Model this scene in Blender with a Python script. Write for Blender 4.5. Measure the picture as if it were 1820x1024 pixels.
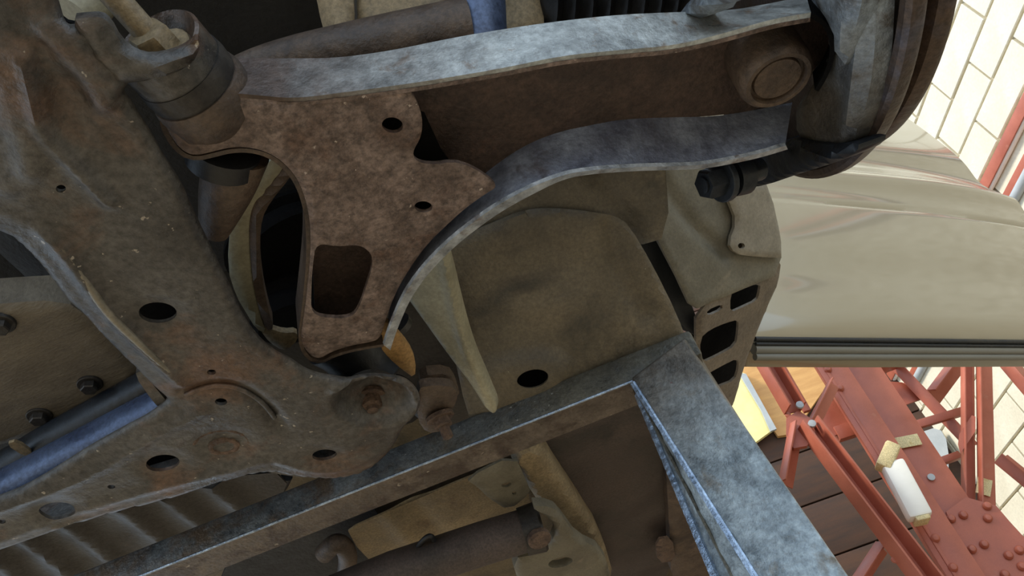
import bpy, bmesh, math, random
import numpy as np
from mathutils import Vector, Matrix
from mathutils.geometry import delaunay_2d_cdt

random.seed(7)
for o in list(bpy.data.objects):
    bpy.data.objects.remove(o, do_unlink=True)
S = bpy.context.scene
C = S.collection

# ------------------------------------------------------------------ camera
W_, H_, FPX = 1820., 1024., 1350.
EL, RO = math.radians(41.6), math.radians(-19.6)
O = np.array([0., 0., 1.25])                      # phone held 1.25 m above the floor
Fw = np.array([0, math.cos(EL), math.sin(EL)])
R0 = np.array([1., 0, 0]); U0 = np.array([0, -math.sin(EL), math.cos(EL)])
Rt = math.cos(RO)*R0 + math.sin(RO)*U0
Up = math.cos(RO)*U0 - math.sin(RO)*R0
cam = bpy.data.cameras.new('camera'); camo = bpy.data.objects.new('camera', cam); C.objects.link(camo)
cam.sensor_width = 36.; cam.lens = 36.*FPX/W_; cam.clip_start = .01; cam.clip_end = 200
M = Matrix(((Rt[0], Up[0], -Fw[0], O[0]), (Rt[1], Up[1], -Fw[1], O[1]), (Rt[2], Up[2], -Fw[2], O[2]), (0, 0, 0, 1)))
camo.matrix_world = M
S.camera = camo

# ------------------------------------------------------------------ world, sun, exposure
wd = bpy.data.worlds.new('overcast_sky'); S.world = wd; wd.use_nodes = True
bg = wd.node_tree.nodes['Background']
bg.inputs[0].default_value = (.66, .82, 1., 1); bg.inputs[1].default_value = 1.0
sun = bpy.data.lights.new('sun', 'SUN'); sun.energy = 2.0; sun.angle = math.radians(12); sun.color = (1., .93, .80)
suno = bpy.data.objects.new('sun', sun); C.objects.link(suno)
suno.rotation_euler = Vector((.80, .45, -.75)).to_track_quat('-Z', 'Y').to_euler()
S.view_settings.view_transform = 'Standard'; S.view_settings.look = 'None'
S.view_settings.gamma = 1.; S.view_settings.use_curve_mapping = False
S.view_settings.exposure = 0.86

# ------------------------------------------------------------------ geometry helpers
def ray(px, py): return (px-910)/FPX*Rt - (py-512)/FPX*Up + Fw
def onpl(px, py, p, n):
    r = ray(px, py); return O + r*(np.dot(np.asarray(p)-O, n)/np.dot(r, n))
def onz(px, py, h):                                # h = height above the camera
    r = ray(px, py); return O + r*h/r[2]
def onx(px, py, x): return onpl(px, py, (x, 0, 0), np.array([1., 0, 0]))
def ony(px, py, y): return onpl(px, py, (0, y, 0), np.array([0., 1, 0]))
def at(px, py, d): return O + ray(px, py)*d
def unit(v): v = np.asarray(v, float); return v/np.linalg.norm(v)
def plane3(a, b, c):
    n = unit(np.cross(b-a, c-a))
    if np.dot(n, a-O) > 0: n = -n
    return (a, n)
def HZ(h): return (O+np.array([0, 0, h]), np.array([0, 0, -1.]))
def XP(x): return (np.array([x, 0, O[2]]), np.array([-1., 0, 0]))
def YP(y): return (np.array([0, y, O[2]]), np.array([0, -1., 0]))

def chaikin(p, it=2, closed=True):
    p = np.asarray(p, float)
    for _ in range(it):
        if closed:
            q = np.roll(p, -1, 0)
            p = np.stack([p*.75+q*.25, p*.25+q*.75], 1).reshape(-1, p.shape[1])
        else:
            a, b = p[:-1], p[1:]
            m = np.stack([a*.75+b*.25, a*.25+b*.75], 1).reshape(-1, p.shape[1])
            p = np.concatenate([p[:1], m, p[-1:]])
    return p
def resample(p, n):
    p = np.asarray(p, float); d = np.r_[0, np.cumsum(np.linalg.norm(np.diff(p, axis=0), axis=1))]
    t = np.linspace(0, d[-1], n)
    return np.stack([np.interp(t, d, p[:, k]) for k in range(p.shape[1])], 1)
def dist_poly(P, poly, closed):
    A = poly; B = np.roll(poly, -1, 0)
    if not closed: A = A[:-1]; B = B[:-1]
    best = np.full(len(P), 1e9)
    for a, b in zip(A, B):
        ab = b-a; L = ab@ab + 1e-18
        t = np.clip(((P-a)@ab)/L, 0, 1)
        best = np.minimum(best, np.linalg.norm(P-(a+t[:, None]*ab), axis=1))
    return best
def inside(P, poly):
    x, y = P[:, 0], P[:, 1]; r = np.zeros(len(P), bool); j = len(poly)-1
    for i in range(len(poly)):
        xi, yi = poly[i]; xj, yj = poly[j]
        if yi != yj:
            c = ((yi > y) != (yj > y)) & (x < (xj-xi)*(y-yi)/(yj-yi)+xi); r ^= c
        j = i
    return r

WL = {}
def part(name, label, parent, loc):                # a part that has pieces of its own
    o = bpy.data.objects.new(name, None); C.objects.link(o); o.location = loc; o.empty_display_size = .03
    o.parent = parent; o.matrix_parent_inverse = Matrix.Translation(-Vector(parent.location)); o['label'] = label
    WL[o.name] = Vector(loc); return o
def thing(name, label, cat, loc, group=None):
    o = bpy.data.objects.new(name, None); C.objects.link(o); o.location = loc; o.empty_display_size = .05
    o['label'] = label; o['category'] = cat; WL[o.name] = Vector(loc)
    if group: o['group'] = group
    return o
def tag(o, label, cat, group=None, kind=None):
    if label: o['label'] = label
    if cat: o['category'] = cat
    if group: o['group'] = group
    if kind: o['kind'] = kind
    return o
def finish(name, me, mat, parent=None, angle=35, label=None):
    if mat is not None: me.materials.append(mat)
    if angle:
        for p in me.polygons: p.use_smooth = True
        me.set_sharp_from_angle(angle=math.radians(angle))
    o = bpy.data.objects.new(name, me); C.objects.link(o)
    if parent is not None:
        o.parent = parent
        o.matrix_parent_inverse = Matrix.Translation(-WL.get(parent.name, Vector((0, 0, 0))))
    if label: o['label'] = label
    return o
def from_bm(name, bm, mat, parent=None, angle=35, label=None):
    bmesh.ops.recalc_face_normals(bm, faces=bm.faces)
    me = bpy.data.meshes.new(name); bm.to_mesh(me); bm.free()
    return finish(name, me, mat, parent, angle, label)

def ell(cx, cy, rx, ry, ang=0, n=28):
    a = np.linspace(0, 2*math.pi, n, endpoint=False); c, s = math.cos(math.radians(ang)), math.sin(math.radians(ang))
    x, y = rx*np.cos(a), ry*np.sin(a)
    return np.stack([cx+x*c-y*s, cy+x*s+y*c], 1)

def sheet(name, px, plane, mat, parent=None, thick=.004, holes=(), feats=(), step=.006, it=1, roll=None, wob=0, label=None, angle=40, hit=2):
    """pressed sheet metal: an outline on a real plane, with holes, rolled rim, ribs and dishes, and true thickness"""
    p0, n = plane if isinstance(plane, tuple) else HZ(plane)
    p0 = np.asarray(p0, float); n = np.asarray(n, float)
    ref = np.array([1., 0, 0]) if abs(n[0]) < .8 else np.array([0, 1., 0])
    e1 = unit(ref-n*np.dot(ref, n)); e2 = np.cross(n, e1)
    def to2(pts):
        w = np.array([onpl(x, y, p0, n) for x, y in pts])-p0
        return np.stack([w@e1, w@e2], 1)
    out = to2(chaikin(px, it) if it else np.asarray(px, float))
    hs = []
    for h in holes:
        hs.append(to2(ell(*h)) if np.ndim(h[0]) == 0 else to2(chaikin(h, hit)))
    loops = [out]+hs
    vs, es = [], []
    for lp in loops:
        # densify long edges
        q = []
        for a, b in zip(lp, np.roll(lp, -1, 0)):
            k = max(1, int(np.linalg.norm(b-a)/(step*1.3)))
            for i in range(k): q.append(a+(b-a)*i/k)
        s = len(vs); m = len(q); vs += q; es += [(s+i, s+(i+1) % m) for i in range(m)]
    lo, hi = out.min(0), out.max(0)
    gx, gy = np.meshgrid(np.arange(lo[0]+step*.5, hi[0], step), np.arange(lo[1]+step*.5, hi[1], step))
    gx = gx + (np.arange(gx.shape[0]) % 2)[:, None]*step*.5
    G = np.stack([gx.ravel(), gy.ravel()], 1)
    if len(G):
        ok = inside(G, out)
        for h in hs: ok &= ~inside(G, h)
        G = G[ok]
        if len(G):
            d = dist_poly(G, out, True)
            for h in hs: d = np.minimum(d, dist_poly(G, h, True))
            G = G[d > step*.45]
    allv = [Vector(v) for v in vs]+[Vector(v) for v in G]
    r = delaunay_2d_cdt(allv, es, [], 0, 1e-7)
    V = np.array([(v.x, v.y) for v in r[0]]); Fc = r[2]
    cen = np.array([V[list(f)].mean(0) for f in Fc]); keep = inside(cen, out)
    for h in hs: keep &= ~inside(cen, h)
    Fc = [f for f, k in zip(Fc, keep) if k]
    off = np.zeros(len(V))
    if roll:
        d = dist_poly(V, out, True); w, dep = roll
        t = np.clip(1-d/w, 0, 1); off += dep*(1-np.sqrt(np.clip(1-t*t, 0, 1)))
    for ft in feats:
        k = ft[0]
        if k in ('ridge', 'slope', 'step'):
            pl = to2(chaikin(ft[1], 2, False)); d = dist_poly(V, pl, False); w, a = ft[2], ft[3]
            if k == 'ridge': off -= a*np.exp(-(d/w)**2)
            elif k == 'slope': off += a*np.clip(1-d/w, 0, 1)
        elif k == 'dish':
            c = to2([ft[1]])[0]; ex = to2(ell(ft[1][0], ft[1][1], ft[2], ft[3], ft[5] if len(ft) > 5 else 0))
            # normalised radius by support of the unprojected ellipse
            cov = np.cov((ex-c).T)*1.0; ic = np.linalg.inv(cov*2)
            q = V-c; rr = np.sqrt(np.einsum('ij,jk,ik->i', q, ic, q))
            off += ft[4]*np.clip(1-rr**2, 0, 1)**1.2
        elif k == 'pad':
            pl = to2(chaikin(ft[1], 2)); d = dist_poly(V, pl, True); ins = inside(V, pl)
            sd = np.where(ins, d, -d); off -= ft[3]*np.clip(.5+sd/ft[2]*.5, 0, 1)
    if wob:
        rs = np.random.RandomState(len(V))
        for _ in range(6):
            k = rs.normal(size=2)*rs.uniform(15, 70); ph = rs.uniform(0, 6.3)
            off += wob*np.sin(V@k+ph)/3
    base = p0+V[:, :1]*e1+V[:, 1:]*e2
    front = base-n*off[:, None]; back = front-n*thick
    N = len(V); ed = {}
    faces = []
    for f in Fc:
        f = list(f); a, b, c = V[f[0]], V[f[1]], V[f[2]]
        if (b[0]-a[0])*(c[1]-a[1])-(b[1]-a[1])*(c[0]-a[0]) < 0: f.reverse()
        faces.append(tuple(f)); faces.append(tuple(N+i for i in reversed(f)))
        for i in range(len(f)):
            e = (f[i], f[(i+1) % len(f)])
            if (e[1], e[0]) in ed: del ed[(e[1], e[0])]
            else: ed[e] = 1
    for a, b in ed: faces.append((a, N+a, N+b, b))
    me = bpy.data.meshes.new(name)
    me.from_pydata([tuple(v) for v in np.concatenate([front, back])], [], faces); me.update()
    return finish(name, me, mat, parent, angle, label)

def ribbon(name, A, B, mat, parent=None, thick=.004, n=40, side=1, lip=0, label=None, rows=4):
    """a standing wall of sheet metal between two 3-D rails"""
    A = resample(chaikin(A, 2, False), n); B = resample(chaikin(B, 2, False), n)
    g = [A+(B-A)*k/rows for k in range(rows+1)]
    T = np.gradient(A, axis=0); N = np.cross(T, B-A); N /= np.linalg.norm(N, axis=1)[:, None]; N *= side*thick
    bm = bmesh.new()
    f = [[bm.verts.new(v) for v in r] for r in g]; b = [[bm.verts.new(v) for v in r+N] for r in g]
    for k in range(rows):
        for i in range(n-1):
            bm.faces.new((f[k][i], f[k][i+1], f[k+1][i+1], f[k+1][i])); bm.faces.new((b[k][i], b[k+1][i], b[k+1][i+1], b[k][i+1]))
    for i in range(n-1):
        bm.faces.new((f[0][i], b[0][i], b[0][i+1], f[0][i+1])); bm.faces.new((f[rows][i], f[rows][i+1], b[rows][i+1], b[rows][i]))
    for k in range(rows):
        bm.faces.new((f[k][0], f[k+1][0], b[k+1][0], b[k][0])); bm.faces.new((f[k][-1], b[k][-1], b[k+1][-1], f[k+1][-1]))
    return from_bm(name, bm, mat, parent, 40, label)

def tube(name, pts, r, mat, parent=None, n=18, smooth=3, squash=1., label=None):
    pts = np.array([np.asarray(p, float) for p in pts])
    rr = np.full(len(pts), r) if np.ndim(r) == 0 else np.asarray(r, float)
    Q = np.c_[pts, rr]
    if len(pts) > 2 and smooth: Q = chaikin(Q, smooth, False)
    P, rr = Q[:, :3], Q[:, 3]
    T = np.gradient(P, axis=0); T /= np.linalg.norm(T, axis=1)[:, None]
    u = unit(np.cross(T[0], [0, 0, 1.] if abs(T[0][2]) < .9 else [1., 0, 0]))
    bm = bmesh.new(); rings = []
    for p, t, q in zip(P, T, rr):
        u = unit(u-t*np.dot(u, t)); v = np.cross(t, u)
        rings.append([bm.verts.new(p+q*(math.cos(a)*u+squash*math.sin(a)*v)) for a in np.linspace(0, 2*math.pi, n, endpoint=False)])
    for a, b in zip(rings[:-1], rings[1:]):
        for i in range(n): bm.faces.new((a[i], a[(i+1) % n], b[(i+1) % n], b[i]))
    bm.faces.new(rings[0][::-1]); bm.faces.new(rings[-1])
    return from_bm(name, bm, mat, parent, 40, label)

def lathe(name, prof, org, axis, mat, parent=None, n=32, label=None, angle=35, ref=None):
    """prof: (distance along axis, radius)"""
    org = np.asarray(org, float); ax = unit(axis)
    u = unit(np.cross(ax, [0, 0, 1.] if abs(ax[2]) < .9 else [1., 0, 0])); v = np.cross(ax, u)
    bm = bmesh.new(); rings = []
    for s, r in prof:
        if r < 1e-6: rings.append([bm.verts.new(org+ax*s)])
        else: rings.append([bm.verts.new(org+ax*s+r*(math.cos(a)*u+math.sin(a)*v)) for a in np.linspace(0, 2*math.pi, n, endpoint=False)])
    for a, b in zip(rings[:-1], rings[1:]):
        if len(a) == 1 and len(b) == 1: continue
        for i in range(n):
            j = (i+1) % n
            if len(a) == 1: bm.faces.new((a[0], b[j], b[i]))
            elif len(b) == 1: bm.faces.new((a[i], a[j], b[0]))
            else: bm.faces.new((a[i], a[j], b[j], b[i]))
    for q in (rings[0], rings[-1]):
        if len(q) > 2: bm.faces.new(q)
    return from_bm(name, bm, mat, parent, angle, label)

def hexbolt(name, org, axis, r, mat, parent=None, label=None, stud=0., h=None):
    """washer, hex head with chamfer and optional threaded end, one mesh; org on the clamped face, axis pointing off it"""
    org = np.asarray(org, float); ax = unit(axis); h = h or r*.9
    u = unit(np.cross(ax, [0, 0, 1.] if abs(ax[2]) < .9 else [1., 0, 0])); v = np.cross(ax, u)
    bm = bmesh.new()
    def ring(s, q, n, ph=0): return [bm.verts.new(org+ax*s+q*(math.cos(a+ph)*u+math.sin(a+ph)*v)) for a in np.linspace(0, 2*math.pi, n, endpoint=False)]
    def stack(rs):
        n = len(rs[0])
        for a, b in zip(rs[:-1], rs[1:]):
            for i in range(n): bm.faces.new((a[i], a[(i+1) % n], b[(i+1) % n], b[i]))
        bm.faces.new(rs[0]); bm.faces.new(rs[-1])
    stack([ring(-.002, r*1.45, 20), ring(r*.18, r*1.45, 20), ring(r*.24, r*1.38, 20)])
    stack([ring(r*.2, r, 6), ring(r*.2+h*.85, r, 6), ring(r*.2+h, r*.88, 6)])
    if stud: stack([ring(r*.3, r*.55, 14), ring(r*.2+h+stud*.93, r*.55, 14), ring(r*.2+h+stud, r*.45, 14)])
    return from_bm(name, bm, mat, parent, 30, label)

def prism(name, prof, p0, p1, u, mat, parent=None, bev=0, label=None, angle=30):
    """extrude a 2-D profile (list of (a,b)) from p0 to p1; a along u, b along axis x u"""
    p0 = np.asarray(p0, float); p1 = np.asarray(p1, float); t = unit(p1-p0); u = np.asarray(u, float); u = unit(u-t*np.dot(u, t)); v = np.cross(t, u)
    bm = bmesh.new()
    A = [bm.verts.new(p0+a*u+b*v) for a, b in prof]; B = [bm.verts.new(p1+a*u+b*v) for a, b in prof]
    n = len(prof)
    for i in range(n): bm.faces.new((A[i], A[(i+1) % n], B[(i+1) % n], B[i]))
    bm.faces.new(A[::-1]); bm.faces.new(B)
    bmesh.ops.recalc_face_normals(bm, faces=bm.faces)
    if bev:
        ee = [e for e in bm.edges if e.calc_face_angle(0) > .5]
        bmesh.ops.bevel(bm, geom=ee, offset=bev, segments=2, affect='EDGES', profile=.5)
    return from_bm(name, bm, mat, parent, angle, label)
def rect(w, h): return [(-w/2, -h/2), (w/2, -h/2), (w/2, h/2), (-w/2, h/2)]
def angle_prof(a, b, t): return [(0, 0), (a, 0), (a, t), (t, t), (t, b), (0, b)]
def chan_prof(w, d, t): return [(-w/2, 0), (w/2, 0), (w/2, d), (w/2-t, d), (w/2-t, t), (-w/2+t, t), (-w/2+t, d), (-w/2, d)]
def box(name, c, size, mat, parent=None, rot=None, bev=.004, label=None):
    bm = bmesh.new(); bmesh.ops.create_cube(bm, size=1)
    bmesh.ops.scale(bm, vec=size, verts=bm.verts)
    if bev: bmesh.ops.bevel(bm, geom=bm.edges[:], offset=bev, segments=2, affect='EDGES', profile=.5)
    if rot is not None: bmesh.ops.transform(bm, matrix=rot, verts=bm.verts)
    bmesh.ops.translate(bm, vec=c, verts=bm.verts)
    return from_bm(name, bm, mat, parent, 30, label)

# ------------------------------------------------------------------ materials
def lin(c):
    c = [x/255. for x in c]
    return tuple((x/12.92 if x <= .04045 else ((x+.055)/1.055)**2.4) for x in c)+(1.,)
def mat(name, c1, c2, c3=None, scale=30., rough=.6, metal=0., bump=.3, bscale=120., patch=.55, pscale=12., spec=.5, coat=0, rvar=.15, stretch=None, detail=8, fine=.35, fscale=260., speck=None, sk=.70, sscale=170., grad=None):
    m = bpy.data.materials.new(name); m.use_nodes = True; nt = m.node_tree; N, L = nt.nodes, nt.links
    b = N['Principled BSDF']; tc = N.new('ShaderNodeTexCoord'); src = tc.outputs['Object']
    if stretch:
        mp = N.new('ShaderNodeMapping'); mp.inputs['Scale'].default_value = stretch; L.new(src, mp.inputs[0]); src = mp.outputs[0]
    def noise(sc, det=detail, ro=.6, dist=0.):
        n = N.new('ShaderNodeTexNoise'); n.inputs['Scale'].default_value = sc; n.inputs['Detail'].default_value = det
        n.inputs['Roughness'].default_value = ro; n.inputs['Distortion'].default_value = dist; L.new(src, n.inputs['Vector']); return n
    def ramp(inp, a, bb, lo, hi):
        r = N.new('ShaderNodeValToRGB'); r.color_ramp.elements[0].position = lo; r.color_ramp.elements[1].position = hi
        r.color_ramp.elements[0].color = a; r.color_ramp.elements[1].color = bb; L.new(inp, r.inputs[0]); return r
    def mix(fac, A, B, mode='MIX'):
        mx = N.new('ShaderNodeMix'); mx.data_type = 'RGBA'; mx.blend_type = mode
        for i, v in ((0, fac), (6, A), (7, B)):
            if isinstance(v, bpy.types.NodeSocket): L.new(v, mx.inputs[i])
            else: mx.inputs[i].default_value = v
        return mx.outputs[2]
    K, Wt = (0, 0, 0, 1), (1, 1, 1, 1)
    n1 = noise(scale); r1 = ramp(n1.outputs['Fac'], lin(c1), lin(c2), .35, .68); col = r1.outputs[0]
    if c3 is not None:
        n2 = noise(pscale, 10, .65, .4); r2 = ramp(n2.outputs['Fac'], K, Wt, patch-.04, patch+.09)
        col = mix(r2.outputs[0], col, lin(c3))
    if grad is not None:                            # wear, and on the post painted light too, along the part: axis, start, end, colour
        sx = N.new('ShaderNodeSeparateXYZ'); L.new(tc.outputs['Object'], sx.inputs[0])
        mr0 = N.new('ShaderNodeMapRange'); L.new(sx.outputs[grad[0]], mr0.inputs[0]); mr0.inputs[1].default_value = grad[1]; mr0.inputs[2].default_value = grad[2]
        ng = noise(22, 8, .65); ad0 = N.new('ShaderNodeMath'); ad0.operation = 'MULTIPLY_ADD'; L.new(ng.outputs['Fac'], ad0.inputs[0]); ad0.inputs[1].default_value = 1.1
        sb = N.new('ShaderNodeMath'); sb.operation = 'SUBTRACT'; L.new(mr0.outputs[0], sb.inputs[0]); sb.inputs[1].default_value = .55; L.new(sb.outputs[0], ad0.inputs[2])
        cl = N.new('ShaderNodeClamp'); L.new(ad0.outputs[0], cl.inputs[0])
        gcol = ramp(n1.outputs['Fac'], lin(grad[3]), lin([min(255, v*1.35) for v in grad[3]]), .35, .68)
        col = mix(cl.outputs[0], gcol.outputs[0], col)
    if fine:
        nf = noise(fscale, 5, .7); rf = ramp(nf.outputs['Fac'], (1-fine, 1-fine, 1-fine, 1), (1+fine, 1+fine, 1+fine, 1), .33, .67)
        col = mix(1., col, rf.outputs[0], 'MULTIPLY')
    if speck is not None:
        ns = noise(sscale, 3, .55); rs_ = ramp(ns.outputs['Fac'], K, Wt, sk, sk+.03); col = mix(rs_.outputs[0], col, lin(speck))
    L.new(col, b.inputs['Base Color'])
    b.inputs['Metallic'].default_value = metal; b.inputs['Specular IOR Level'].default_value = spec
    b.inputs['Coat Weight'].default_value = coat; b.inputs['Coat Roughness'].default_value = .06
    n3 = noise(bscale, 6, .65)
    mr = N.new('ShaderNodeMapRange'); L.new(n1.outputs['Fac'], mr.inputs[0]); mr.inputs[1].default_value = .3; mr.inputs[2].default_value = .7
    mr.inputs[3].default_value = max(.02, rough-rvar); mr.inputs[4].default_value = min(1, rough+rvar); L.new(mr.outputs[0], b.inputs['Roughness'])
    if bump:
        bp = N.new('ShaderNodeBump'); bp.inputs['Strength'].default_value = bump; bp.inputs['Distance'].default_value = .004
        ad = N.new('ShaderNodeMath'); ad.operation = 'ADD'; L.new(n3.outputs['Fac'], ad.inputs[0]); L.new(n1.outputs['Fac'], ad.inputs[1])
        L.new(ad.outputs[0], bp.inputs['Height']); L.new(bp.outputs[0], b.inputs['Normal'])
    return m

RUST = mat('rusted_arm_steel', (88, 74, 67), (126, 110, 102), (86, 66, 55), scale=45, rough=.5, metal=.3, bump=.5, bscale=190, patch=.58, pscale=22, fine=.55, fscale=210, speck=(172, 158, 148), sk=.70)
ARMWALL = mat('scuffed_daylit_arm_steel', (138, 142, 142), (196, 202, 202), (128, 110, 94), scale=60, rough=.4, metal=.35, bump=.35, bscale=150, patch=.60, pscale=55, fine=.22, grad=(0, -.09, .05, (70, 59, 53)))  # pale base holds scuffs and painted daylight; the brown end is rust
EDGE = mat('pale_edge_steel', (120, 124, 128), (186, 192, 198), (110, 92, 82), scale=60, rough=.38, metal=.4, bump=.3, patch=.62, pscale=45, fine=.22)  # paler than the rest of the arm, for the rear lip
ARMIN = mat('rust_brown_arm_inside', (58, 47, 42), (86, 70, 62), (100, 74, 60), scale=30, rough=.6, metal=.2, bump=.4, patch=.66, pscale=22)
ARMREAR = mat('sky_lit_arm_steel', (92, 95, 110), (146, 154, 170), (78, 66, 64), scale=34, rough=.42, metal=.35, bump=.35, patch=.62, pscale=22, fine=.25)  # violet-blue tint puts blue daylight into the rear wall colour
SUB = mat('dirty_subframe_paint', (58, 56, 54), (88, 85, 81), (94, 74, 61), scale=16, rough=.36, metal=.3, bump=.35, bscale=120, patch=.56, pscale=10, fine=.42, fscale=170, speck=(150, 142, 130), sk=.70, sscale=130)
CREST = mat('crest_highlight_paint', (100, 95, 84), (134, 128, 114), (84, 74, 62), scale=30, rough=.34, metal=.3, bump=.2, patch=.6, pscale=20, fine=.2)  # lighter than the subframe, to paint the highlight on the crest
SUBRUST = mat('rust_patch_steel', (78, 60, 48), (112, 90, 74), (62, 46, 38), scale=60, rough=.7, bump=.9, bscale=260, patch=.55, pscale=40)
DARKSTEEL = mat('dark_greasy_steel', (36, 34, 33), (60, 56, 52), (74, 66, 58), scale=22, rough=.45, metal=.3, bump=.25, patch=.66)
BLACK = mat('black_rubber', (14, 15, 17), (26, 27, 30), scale=30, rough=.5, bump=.15)
GRIME_SHADE = mat('black_grime_shade', (9, 9, 10), (16, 15, 15), scale=30, rough=.9, bump=.2, spec=.1)  # near-black colour standing in for shade in holes, hollows and gaps
BLACKMETAL = mat('black_coated_metal', (16, 19, 24), (36, 42, 50), scale=25, rough=.38, metal=.3, bump=.15)
ENGINE = mat('grimy_engine_casting', (16, 16, 15), (30, 28, 26), scale=14, rough=.7, bump=.4)
BRACK = mat('pale_dusty_bracket', (112, 105, 91), (140, 132, 116), (98, 88, 74), scale=20, rough=.5, bump=.25, patch=.66, pscale=18, fine=.15)
SILL = mat('brown_dusty_sill', (92, 82, 70), (120, 108, 92), (72, 60, 50), scale=22, rough=.55, bump=.35, patch=.6, pscale=16, fine=.25)
UNDER = mat('olive_underseal', (80, 71, 55), (110, 98, 77), (66, 60, 48), scale=12, rough=.5, bump=.5, bscale=100, patch=.55, pscale=8, fine=.25, speck=(168, 160, 132), sk=.76, sscale=90)
UNDERGREY = mat('grey_underseal', (88, 83, 70), (114, 108, 92), (126, 115, 96), scale=18, rough=.55, bump=.25, patch=.66, pscale=14, fine=.18)
DARKPAN = mat('dark_brown_floor_pan', (54, 46, 43), (78, 67, 62), (48, 43, 40), scale=9, rough=.6, bump=.3, patch=.55, pscale=5)
TAN = mat('tan_overspray_metal', (108, 94, 70), (142, 125, 96), (96, 76, 52), scale=18, rough=.6, bump=.3, patch=.62, pscale=14)
PALE = mat('pale_primer_metal', (130, 125, 104), (160, 154, 130), (112, 82, 50), scale=22, rough=.5, bump=.2, patch=.66, pscale=20, fine=.18)
BROWN = mat('brown_grime_metal', (66, 54, 45), (94, 78, 64), (52, 42, 36), scale=22, rough=.55, bump=.45, patch=.55, pscale=16)
PANM = mat('tan_sump_paint', (92, 84, 72), (112, 103, 88), (60, 52, 44), scale=20, rough=.55, bump=.35, patch=.72, pscale=70, fine=.2, stretch=(1, 3, 1))
BLUESTEEL = mat('blue_grey_tube', (60, 72, 98), (88, 102, 130), scale=16, rough=.35, metal=.4, bump=.15)
STAND = mat('mill_scale_steel', (112, 122, 128), (176, 188, 194), (120, 112, 100), scale=38, rough=.36, metal=.45, bump=.55, bscale=170, patch=.60, pscale=22, fine=.30, fscale=150, grad=(2, 1.69, 1.56, (84, 79, 72)), speck=(122, 62, 66), sk=.73, sscale=26)  # grad: scuffed brown top, plus blue sky light painted into the lower post
BEAMM = mat('worn_beam_steel', (76, 82, 88), (128, 134, 138), (100, 86, 72), scale=30, rough=.36, metal=.45, bump=.5, bscale=150, patch=.54, pscale=18, fine=.3, speck=(176, 176, 170), sk=.72, grad=(0, .02, -.26, (74, 71, 62)))
BEAMRUST = mat('rust_stained_beam', (78, 70, 62), (118, 106, 94), (66, 54, 46), scale=24, rough=.5, metal=.3, bump=.5, bscale=150, patch=.53, pscale=22, fine=.25, speck=(160, 150, 136), sk=.70, sscale=60)
WELD = mat('weld_highlight_steel', (130, 146, 168), (176, 194, 216), scale=60, rough=.25, metal=.75, bump=.3)
KNUCK = mat('knuckle_casting', (108, 118, 128), (156, 168, 178), (78, 72, 66), scale=26, rough=.42, metal=.3, bump=.5, patch=.56, pscale=24, fine=.3, grad=(1, .38, .27, (66, 60, 52)))
DRUM = mat('rusted_brake_drum', (56, 46, 42), (92, 76, 64), (76, 74, 82), scale=14, rough=.4, metal=.45, bump=.25, patch=.54, pscale=9)
PAINT = mat('champagne_door_paint', (158, 147, 123), (162, 151, 127), scale=3, rough=.25, metal=.2, bump=0, coat=1, rvar=.02, fine=0)
SEAL = mat('door_seal_grey', (112, 108, 97), (122, 118, 106), scale=8, rough=.5, bump=.05, fine=0)
RED = mat('red_oxide_steel_paint', (160, 86, 66), (182, 104, 82), (176, 114, 94), scale=6, rough=.45, bump=.06, patch=.66, pscale=10, fine=.06)
BLOCK = mat('white_painted_block', (214, 206, 184), (226, 219, 199), (200, 190, 166), scale=6, rough=.85, bump=.35, bscale=60, patch=.68, pscale=14, spec=.2, fine=.06, fscale=60)
MORTAR = mat('painted_mortar', (150, 140, 118), (206, 198, 178), scale=16, rough=.95, bump=.5, spec=.1, fine=.1)
CONC = mat('concrete_floor', (150, 134, 110), (166, 150, 126), scale=1.5, rough=.85, bump=.1, bscale=20, fine=.1)
WOOD = mat('plywood_tan', (190, 140, 82), (212, 164, 104), scale=4, rough=.6, bump=.1, stretch=(1, 1, 6), fine=.1)
YELLOW = mat('pale_yellow_board', (236, 222, 150), (244, 234, 176), scale=5, rough=.7, bump=.05, fine=.05)
DARKWOOD = mat('dark_brown_boards', (58, 40, 31), (84, 58, 44), scale=3, rough=.75, bump=.1, stretch=(1, 1, 8))
WHITE = mat('white_enamel', (236, 234, 226), (246, 244, 238), scale=8, rough=.35, bump=.02, fine=0)
CREAM = mat('cream_tape', (206, 188, 140), (222, 206, 160), (190, 164, 104), scale=30, rough=.7, bump=.2, patch=.6, pscale=30)
GREY = mat('pale_grey_plastic', (160, 166, 170), (186, 190, 192), scale=6, rough=.6, bump=.1, fine=.05)
ORANGE = mat('yellow_brown_rubber_tab', (140, 108, 64), (166, 132, 84), (122, 90, 54), scale=40, rough=.6, bump=.3, patch=.62, pscale=40)

# ================================================================== SETTING
AZ = math.radians(8.6)
WN = np.array([math.cos(AZ), math.sin(AZ), 0]); WD = np.array([-math.sin(AZ), math.cos(AZ), 0])
WDIST = 3.0
def wallp(l, z, out=0.): return O*np.array([1, 1, 1])+WN*(WDIST-out)+WD*l+np.array([0, 0, z])
floor = tag(box('floor', (0, 2, -.05), (14, 16, .1), CONC, bev=0), 'bare tan concrete workshop floor', None, kind='structure')
def slab(name, a, b, z0, z1, t, m):
    a = np.asarray(a); b = np.asarray(b); d = unit(np.r_[b-a, 0.]); nn = np.array([-d[1], d[0], 0])*t
    bm = bmesh.new(); q = [np.r_[a, z0], np.r_[b, z0], np.r_[b, z1], np.r_[a, z1]]
    A = [bm.verts.new(v) for v in q]; B = [bm.verts.new(v-nn) for v in q]
    bm.faces.new(A); bm.faces.new(B[::-1])
    for i in range(4): bm.faces.new((A[i], B[i], B[(i+1) % 4], A[(i+1) % 4]))
    return from_bm(name, bm, m, None, 0)
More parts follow.
